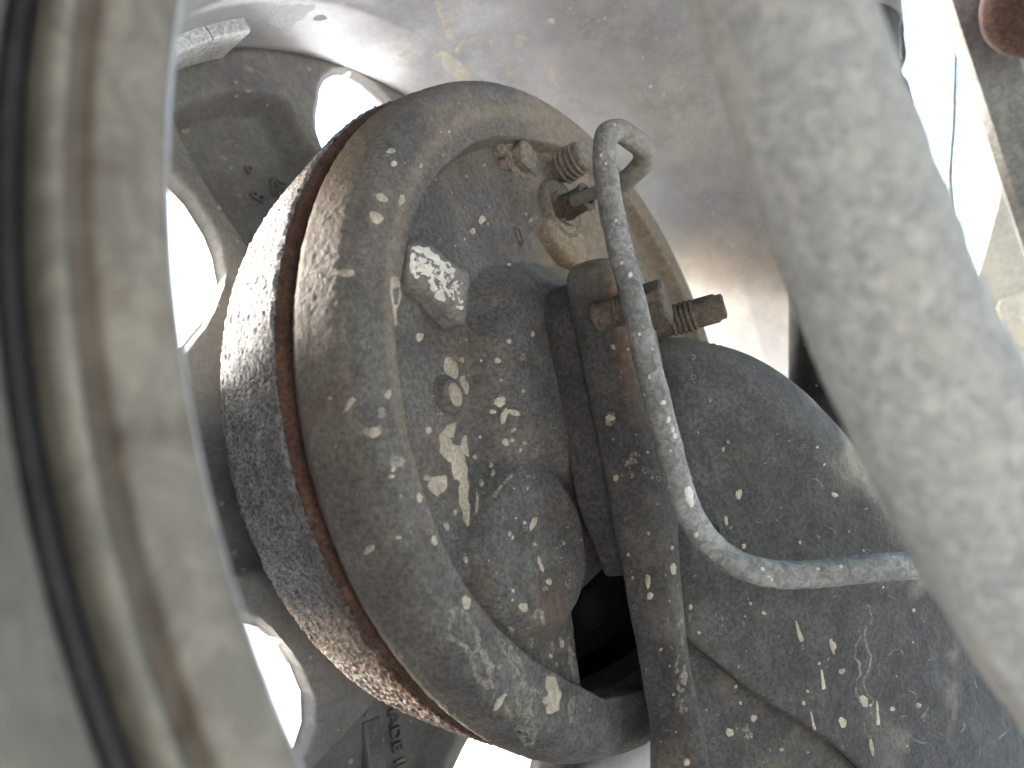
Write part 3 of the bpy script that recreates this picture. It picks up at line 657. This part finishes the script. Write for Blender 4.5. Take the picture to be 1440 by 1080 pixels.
# ------------------------------------------------------------------ dried mud on the parts
class Splash:
    def __init__(s, bv): s.bv = bv; s.V = []; s.F = []
    def put(s, px, py, h):
        p, n_ = cast(s.bv, px, py)
        if p is None: return None
        s.V.append(p + n_*h); return len(s.V)-1
    def blob(s, px, py, rx, ry=None, ang=0.0, h=.00022, rough=.22, n=18):
        ry = ry or rx; ph = [random.uniform(0, 6.28) for _ in range(4)]; n0 = len(s.V); f0 = len(s.F)
        c = s.put(px, py, h*.9)
        if c is None: return
        rings = []
        ca, sa = math.cos(ang), math.sin(ang)
        for kk, hh in ((.72, h), (1.0, -.00004)):
            row = []
            for i in range(n):
                t = 2*math.pi*i/n; q = 1 + rough*(.5*math.sin(2*t+ph[0]) + .35*math.sin(3*t+ph[1]) + .3*math.sin(5*t+ph[2]) + .25*math.sin(8*t+ph[3]))
                x = rx*kk*q*math.cos(t); y = ry*kk*q*math.sin(t)
                v = s.put(px + x*ca - y*sa, py + x*sa + y*ca, hh)
                if v is None: del s.V[n0:]; del s.F[f0:]; return
                row.append(v)
            rings.append(row)
        V = s.V
        if max(np.linalg.norm(V[v]-V[c]) for v in rings[1]) > 4.5e-4*max(rx, ry): del s.V[n0:]; return
        for i in range(n):
            j = (i+1) % n
            s.F += [(c, rings[0][i], rings[0][j]), (rings[0][i], rings[1][i], rings[1][j], rings[0][j])]
    def ring(s, px, py, rx, ry, ang=0., n=16):
        ca, sa = math.cos(ang), math.sin(ang); rows = []; n0 = len(s.V)
        for kk, hh in ((.62, -.00004), (.82, .00012), (1.0, -.00004)):
            row = []
            for i in range(n):
                t = 2*math.pi*i/n; q = 1 + .12*math.sin(3*t + px)
                x = rx*kk*q*math.cos(t); y = ry*kk*q*math.sin(t); v = s.put(px + x*ca - y*sa, py + x*sa + y*ca, hh)
                if v is None: del s.V[n0:]; return
                row.append(v)
            rows.append(row)
        for a_, b_ in ((rows[0], rows[1]), (rows[1], rows[2])):
            for i in range(n): j = (i+1) % n; s.F.append((a_[i], b_[i], b_[j], a_[j]))
    def streak(s, pts, h=.0002, jit=.25, step=3.0):
        """pts: (x, y, half width)"""
        P = np.array(pts, float); L_ = np.r_[0, np.cumsum(np.hypot(np.diff(P[:, 0]), np.diff(P[:, 1])))]
        m = max(int(L_[-1]/step), 4); t = np.linspace(0, L_[-1], m)
        C = np.c_[np.interp(t, L_, P[:, 0]), np.interp(t, L_, P[:, 1])]; W = np.interp(t, L_, P[:, 2])
        T = np.gradient(C, axis=0); T /= np.linalg.norm(T, axis=1)[:, None]+1e-9; Nn = np.c_[-T[:, 1], T[:, 0]]
        ja = np.convolve(rng.normal(size=m+4), [.2, .3, .3, .2], 'same')[2:-2]*1.2; jb = np.convolve(rng.normal(size=m+4), [.2, .3, .3, .2], 'same')[2:-2]*1.2
        rows = []; n0 = len(s.V)
        for i in range(m):
            row = []
            e = 0.0 if i in (0, m-1) else 1.0
            for kk, hh in ((-1, -.00004), (-.6, h), (.6, h), (1, -.00004)):
                jj = (jb[i] if kk > 0 else ja[i])*jit
                q = C[i] + Nn[i]*kk*W[i]*(1+jj)
                v = s.put(q[0], q[1], hh if e else -.00004)
                if v is None: del s.V[n0:]; return
                row.append(v)
            rows.append(row)
        for i in range(m-1):
            for j in range(3): s.F.append((rows[i][j], rows[i][j+1], rows[i+1][j+1], rows[i+1][j]))
    def build(s, name, mat, parent):
        if not s.F: return
        o = raw(name, s.V, s.F, mat, parent); o['kind'] = 'stuff'; return o

def rnd_speckles(sp, poly, n, rmin, rmax, pw=2.6, rings=.15):
    poly = np.array(poly, float); lo = poly.min(0); hi = poly.max(0); k = 0
    while k < n:
        x, y = rng.uniform(lo, hi)
        if sdf(poly, np.array([x]), np.array([y]))[0] > 0: continue
        r = rmin + (rmax-rmin)*rng.random()**pw
        if rng.random() < rings and r > 1.5: sp.ring(x, y, r*1.2, r*1.6, rng.uniform(-.4, .4))
        else: sp.blob(x, y, r, r*rng.uniform(.9, 1.7), rng.uniform(-.5, .5), rough=.25, n=10, h=.00012)
        k += 1

mud = Splash(bv_plate)
for b in [(550, 212, 7, 4, 0), (554, 230, 5, 4, .3), (537, 278, 9, 6, .7), (529, 306, 10, 9, .5), (565, 281, 5, 7, .2), (592, 233, 2.5, 4, 0), (486, 384, 14, 6, -.1), (452, 388, 4, 4, 0), (590, 474, 6, 6, 0),
          (546, 554, 5, 7, 0), (527, 608, 10, 7, -.4), (616, 682, 13, 16, .2), (601, 672, 6, 5, 0), (590, 700, 4, 8, 0), (656, 847, 6, 11, 0), (736, 854, 8, 6, .5), (694, 878, 6, 10, .5), (700, 507, 4.5, 4.5, 0), (736, 550, 2.5, 2.5, 0),
          (703, 565, 8, 8, 0), (709, 585, 5, 12, .2), (722, 580, 11, 4, .2), (693, 579, 5, 3.5, .2), (711, 622, 5.5, 6, .4), (720, 619, 3.5, 3.5, 0), (738, 623, 3, 3, 0), (732, 633, 2.5, 3, 0), (722, 605, 5, 2.5, -.6), (750, 736, 4, 11, .35), (738, 735, 2.5, 3, 0),
          (752, 765, 3, 3, 0), (758, 788, 3, 6, -.2), (762, 798, 3, 6, -.2), (772, 818, 4, 5, 0), (632, 506, 4, 5, 0), (650, 506, 3, 4, 0), (603, 605, 4, 6, 0), (622, 580, 3, 4, .5), (677, 680, 4, 4, 0), (693, 665, 3.5, 5, .4), (690, 654, 3, 4, 0), (676, 678, 3, 5, 0), (668, 643, 3, 4, 0),
          (678, 309, 5, 6, .5), (665, 325, 4, 5, 0), (747, 309, 2.5, 3.5, 0), (740, 301, 2, 3, 0), (611, 760, 4, 8, 0), (655, 787, 3, 6, -.2), (628, 740, 4, 6, 0), (484, 795, 3, 4, .3), (560, 756, 4, 3, 0), (553, 660, 3, 4, .3), (551, 670, 4, 3, 0), (519, 773, 9, 5, -.6), (592, 680, 3, 3, 0),
          (716, 372, 3, 2, 0), (640, 545, 3, 3, 0), (770, 985, 7, 6, 0), (790, 905, 3, 7, 0), (800, 860, 3, 4, 0), (640, 720, 3, 4, 0), (705, 535, 2.5, 2.5, 0), (716, 480, 4, 3, .4), (749, 470, 3, 4, 0), (748, 444, 2, 2, 0), (464, 560, 3, 3, 0)]:
    mud.blob(b[0], b[1], b[2], b[3], b[4])
mud.streak([(552, 388, 2), (555, 395, 7), (557, 410, 9), (557, 424, 7), (555, 436, 3), (556, 448, 2), (557, 458, 2.4)], jit=.1)
mud.streak([(482, 582, 1.2), (487, 575, 2.5), (493, 566, 5), (498, 559, 4)], jit=.1)
mud.streak([(636, 596, 3), (632, 604, 6), (626, 615, 9), (628, 626, 10), (634, 636, 13), (642, 645, 16), (646, 655, 13), (650, 668, 9), (653, 680, 8), (653, 700, 7.5), (655, 715, 7), (656, 730, 6), (658, 740, 2)], jit=.30)
mud.streak([(640, 594, 2), (637, 604, 3.5), (635, 616, 4)], jit=.2); mud.streak([(655, 612, 2), (652, 625, 5), (656, 637, 5), (660, 642, 1)], jit=.3)
mud.streak([(628, 502, 3), (630, 512, 7), (636, 526, 9), (640, 534, 6)], jit=.4); mud.streak([(650, 528, 4), (654, 540, 4), (656, 555, 2)], jit=.5)
mud.streak([(670, 690, 1), (671, 700, 3), (670, 712, 3), (669, 722, 1)], jit=.3)
mud.streak([(772, 950, 3), (775, 965, 9), (778, 980, 12), (776, 992, 9), (770, 1004, 4)], jit=.55); mud.streak([(783, 968, 3), (786, 980, 4), (784, 1000, 3)], jit=.5)
mud.streak([(712, 975, 2), (704, 985, 5), (697, 995, 5), (694, 1000, 2)], jit=.3)
rnd_speckles(mud, [(600, 480), (660, 470), (800, 650), (850, 800), (760, 900), (640, 800), (590, 650)], 28, .9, 2.4)
rnd_speckles(mud, [(480, 260), (620, 140), (720, 150), (580, 290), (540, 600), (640, 880), (800, 1040), (700, 1030), (500, 780), (440, 500)], 24, .8, 2.2)
rnd_speckles(mud, [(640, 620), (720, 600), (860, 780), (800, 970), (700, 860)], 16, 1.0, 2.8)
rnd_speckles(mud, [(600, 260), (700, 200), (780, 330), (700, 370), (600, 340)], 14, .8, 2.0)
mud.build('mud_splashes', M['mud'], bplate)
film = Splash(bv_plate)
film.streak([(634, 855, 8), (640, 868, 18), (650, 885, 22), (662, 905, 20), (672, 925, 17), (678, 945, 15), (684, 962, 10), (686, 970, 4)], h=.0001, jit=.35)
film.streak([(700, 898, 4), (712, 915, 10), (724, 935, 12), (732, 960, 13), (738, 985, 14), (742, 1010, 13), (748, 1030, 11), (750, 1044, 4)], h=.0001, jit=.5)
film.streak([(745, 1000, 3), (738, 1015, 7), (728, 1030, 9), (745, 1040, 12), (752, 1048, 3)], h=.0001, jit=.5)
film.streak([(800, 905, 2), (805, 925, 5), (808, 945, 5), (812, 962, 3)], h=.0001, jit=.5); film.streak([(806, 975, 2), (805, 990, 5), (803, 1008, 4), (803, 1018, 2)], h=.0001, jit=.4)
film.streak([(512, 604, 4), (520, 610, 7), (532, 606, 8), (538, 598, 4)], h=.0001, jit=.3); film.streak([(534, 572, 3), (538, 580, 7), (536, 590, 6)], h=.0001, jit=.3)
film.streak([(548, 645, 7), (560, 650, 9), (570, 655, 6)], h=.0001, jit=.4); film.streak([(694, 700, 3), (700, 690, 4), (715, 672, 3), (735, 655, 1)], h=.0001, jit=.5)
film.streak([(783, 930, 3), (778, 945, 5), (772, 958, 4)], h=.0001, jit=.5)
for _ in range(60):
    x, y = random.uniform(690, 830), random.uniform(820, 1010); film.blob(x, y, random.uniform(1.5, 5), random.uniform(2, 9), random.uniform(-.3, .5), h=.0001, rough=.45, n=12)
for _ in range(60):
    x, y = random.uniform(560, 840), random.uniform(470, 800); film.ring(x, y, random.uniform(2, 5), random.uniform(2, 6), random.uniform(-.5, .5))
film.build('mud_film', M['film'], bplate)
# flaking paint on the tab
bv_tab = bvh_of(tab); pnt = Splash(bv_tab)
for pts in ([(583, 350, 3), (592, 350, 5), (604, 358, 6), (618, 368, 7), (632, 378, 6), (641, 380, 2)], [(581, 355, 3), (580, 370, 4), (580, 385, 3)], [(586, 376, 5), (597, 380, 7), (606, 385, 5)], [(608, 374, 4), (602, 384, 4)], [(621, 380, 5), (622, 392, 4), (626, 404, 3), (634, 418, 2)],
            [(603, 392, 3), (609, 400, 5), (614, 410, 4)], [(614, 410, 3), (620, 418, 6), (626, 424, 3)], [(650, 404, 3), (655, 408, 4), (648, 418, 4), (640, 420, 2)], [(641, 430, 3), (648, 432, 5), (652, 434, 2)], [(590, 362, 2), (597, 370, 3)]):
    pnt.streak(pts, h=.00012, jit=.5, step=2.0)
for _ in range(70):
    x, y = random.uniform(582, 650), 0; y = 352 + (x-582)*.62 + random.uniform(-4, 36); pnt.blob(x, y, random.uniform(1, 4.5), random.uniform(1, 4), random.uniform(0, 3), h=.00008, rough=.5, n=12)
o = pnt.build('flaking_paint', M['paint'], bplate)

amud = Splash(bv_arm)
for b in [(947, 800, 5, 8, 0), (911, 817, 4, 10, -.1), (914, 838, 5, 5, 0), (945, 770, 3, 3, 0), (858, 588, 7, 5, .2), (866, 672, 4, 5, 0), (862, 488, 3, 5, -.3), (883, 491, 3, 2, 0), (850, 455, 3, 5, 0), (912, 750, 2, 3, 0), (1039, 695, 5, 7, .4), (1021, 732, 2.5, 7, -.2), (1174, 696, 5, 3.5, .5), (1046, 768, 3.5, 3.5, 0), (1017, 632, 2, 4, 0),
          (1215, 986, 6, 9, -.2), (1185, 1016, 5.5, 8, -.1), (1150, 900, 0.1, .1, 0), (1172, 908, 3.5, 8, -.1), (1152, 933, 2.5, 2.5, 0), (1130, 989, 3, 3, 0), (1292, 992, 3.5, 4, 0), (1026, 1030, 5, 7, -.3), (966, 1072, 4, 6, 0), (1099, 1054, 3, 3, 0), (983, 890, 2.5, 2.5, 0), (971, 854, 3, 4, 0), (1060, 1010, 4, 6, .5), (1184, 944, 5, 4, 0), (1255, 997, 4, 3, 0), (965, 880, 3, 3, 0), (1074, 862, 3, 3, 0)]:
    if b[2] > 1: amud.blob(b[0], b[1], b[2], b[3], b[4])
amud.streak([(1119, 873, 1.2), (1122, 884, 2.4), (1126, 896, 3.5), (1128, 903, 3)], jit=.1); amud.streak([(1168, 898, 2.5), (1170, 910, 2.6), (1173, 921, 1)], jit=.1)
amud.streak([(1155, 941, 1.6), (1157, 955, 2.2), (1159, 970, 3)], jit=.1); amud.streak([(1140, 1000, .8), (1143, 1014, 1.4), (1146, 1028, 3)], jit=.1)
amud.streak([(1233, 985, 1), (1234, 1003, 2), (1235, 1020, 3)], jit=.1); amud.streak([(1224, 1038, 1.5), (1226, 1052, 3), (1228, 1064, 1.5)], jit=.15)
rnd_speckles(amud, [(830, 480), (920, 500), (960, 880), (930, 1070), (915, 1070), (880, 850)], 16, .9, 2.6)
rnd_speckles(amud, [(950, 500), (1100, 510), (1240, 720), (1420, 1060), (1200, 1060), (960, 860)], 28, .8, 2.4)
rnd_speckles(amud, [(930, 900), (1000, 930), (1180, 1060), (1180, 1075), (925, 1075)], 10, .8, 2.6)
amud.build('mud_splashes', M['mud'], arm)
afilm = Splash(bv_arm)
def worm(x, y, L_, ang, wd):
    pts = []
    for i in range(L_):
        pts.append((x, y, wd*random.uniform(.6, 1.2))); ang += random.uniform(-.8, .8); x += 5*math.cos(ang); y += 5*math.sin(ang)
    return pts
p = [(1221 + 6*math.sin(i*.9) + random.uniform(-3, 3), 850 + 9*i, random.uniform(1, 2.2)) for i in range(22)]; afilm.streak(p, h=.0001, jit=.4)
p = [(1206 + 4*math.sin(i*1.1) + random.uniform(-3, 3), 885 + 8*i, random.uniform(.8, 1.8)) for i in range(14)]; afilm.streak(p, h=.0001, jit=.4)
for _ in range(34):
    if random.random() < .35: x, y = random.uniform(1130, 1280), random.uniform(540, 760)
    else: x, y = random.uniform(1230, 1420), random.uniform(830, 1075)
    afilm.streak(worm(x, y, random.randint(3, 7), random.uniform(0, 6.28), random.uniform(.5, 1.5)), h=.0001, jit=.5)
for _ in range(90):
    x, y = random.uniform(860, 1240), random.uniform(500, 1070)
    if random.random() < .5: afilm.ring(x, y, random.uniform(1.5, 4.5), random.uniform(2, 5), random.uniform(-.5, .5))
    else: afilm.blob(x, y, random.uniform(1, 3), random.uniform(1, 4), random.uniform(-.6, .6), h=.00008, rough=.5, n=10)
for _ in range(22):
    afilm.blob(random.uniform(952, 966), random.uniform(870, 1000), random.uniform(2, 4), random.uniform(3, 9), random.uniform(-.3, .3), h=.0001, rough=.5)
for (x, y, s) in ((882, 658, 13), (893, 645, 10), (1052, 1028, 8), (858, 590, 8)):
    for _ in range(10): afilm.blob(x + random.uniform(-s, s)*.7, y + random.uniform(-s, s), random.uniform(1.2, 4), random.uniform(1.5, 5), random.uniform(-.6, .6), h=.00008, rough=.5, n=12)
afilm.build('mud_film', M['film'], arm)

bv_pipe = bvh_of(pobj); pm = Splash(bv_pipe)
pm.streak([(886, 388, 5), (888, 398, 6), (894, 410, 9), (900, 425, 9), (904, 440, 8), (906, 450, 3)], h=.00025, jit=.35); pm.streak([(884, 384, 4), (888, 390, 4)], jit=.2)
pm.streak([(966, 684, 3), (969, 694, 7), (972, 706, 5), (973, 714, 2)], jit=.4)
for b in [(866, 310, 2.5, 3), (852, 230, 2, 2), (932, 566, 4, 4), (940, 590, 3, 5), (946, 604, 3, 4), (949, 613, 3, 5), (913, 530, 2, 3), (979, 752, 3, 4), (1085, 815, 2, 3), (899, 470, 2, 3), (1072, 800, 3, 3), (1150, 800, 3, 2)]: pm.blob(b[0], b[1], b[2], b[3], 0)
pm.build('mud_splashes', M['paint'], pipe)

bv_rim = bvh_of([o for o in wheel.children if o.name == 'rim_barrel'][0]); rm = Splash(bv_rim)
res_ = Splash(bv_rim); res_.streak([(377, 26, 15), (392, 24, 17), (408, 21, 16), (422, 17, 12), (436, 11, 7), (444, 8, 2)], jit=.35, h=.00012)
res_.build('adhesive_residue', M['residue'], wheel)
rm.streak([(614, 0, 3), (620, 15, 5), (628, 35, 5), (633, 52, 7), (634, 58, 3)], jit=.3, h=.0001)
rm.streak([(608, 80, 4), (625, 82, 9), (640, 95, 12), (655, 110, 14), (665, 122, 8)], jit=.4, h=.0001); rm.streak([(640, 75, 3), (648, 62, 4), (654, 55, 1)], jit=.3, h=.0001)
rm.streak([(764, 84, 2), (772, 95, 4), (777, 110, 7), (780, 122, 5)], jit=.3, h=.0001); rm.streak([(560, 80, 1), (568, 76, 4), (580, 66, 3)], jit=.3, h=.0001)
for b in [(732, 58, 12, 8, -.6), (716, 100, 5, 9, .4), (738, 92, 5, 6, 0), (795, 174, 9, 10, 0), (775, 30, 6, 4, 0), (690, 60, 3, 4, 0), (450, 25, 10, 5, 0), (555, 30, 4, 6, 0), (580, 35, 3, 3, 0)]: rm.blob(*b[:4], b[4], h=.0001)
rnd_speckles(rm, [(480, 0), (960, 0), (1050, 300), (920, 330), (800, 170), (640, 120), (500, 80)], 55, .8, 3.0)
rm.build('mud_splashes', M['paint'], wheel)

bv_sp = bvh_of(*[o for o in wheel.children if o.name.startswith('spoke')]); sm = Splash(bv_sp)
for b in [(349, 128, 6, 3, 0), (322, 199, 7, 4, 0), (314, 222, 6, 3, .3), (342, 143, 2, 2, 0), (324, 163, 2, 2, 0), (336, 274, 5, 3, .6), (331, 264, 2, 2, 0), (261, 184, 6, 4, 0), (286, 190, 3, 3, 0), (287, 303, 3, 3, 0), (331, 371, 4, 4, 0), (476, 1027, 4, 4, 0), (483, 1027, 1.5, 1.5, 0), (278, 252, 3, 3, 0), (332, 206, 2, 3, 0), (350, 97, 8, 4, .4)]: sm.blob(*b[:4], b[4], h=.0001)
sm.build('mud_splashes', M['mud'], wheel)
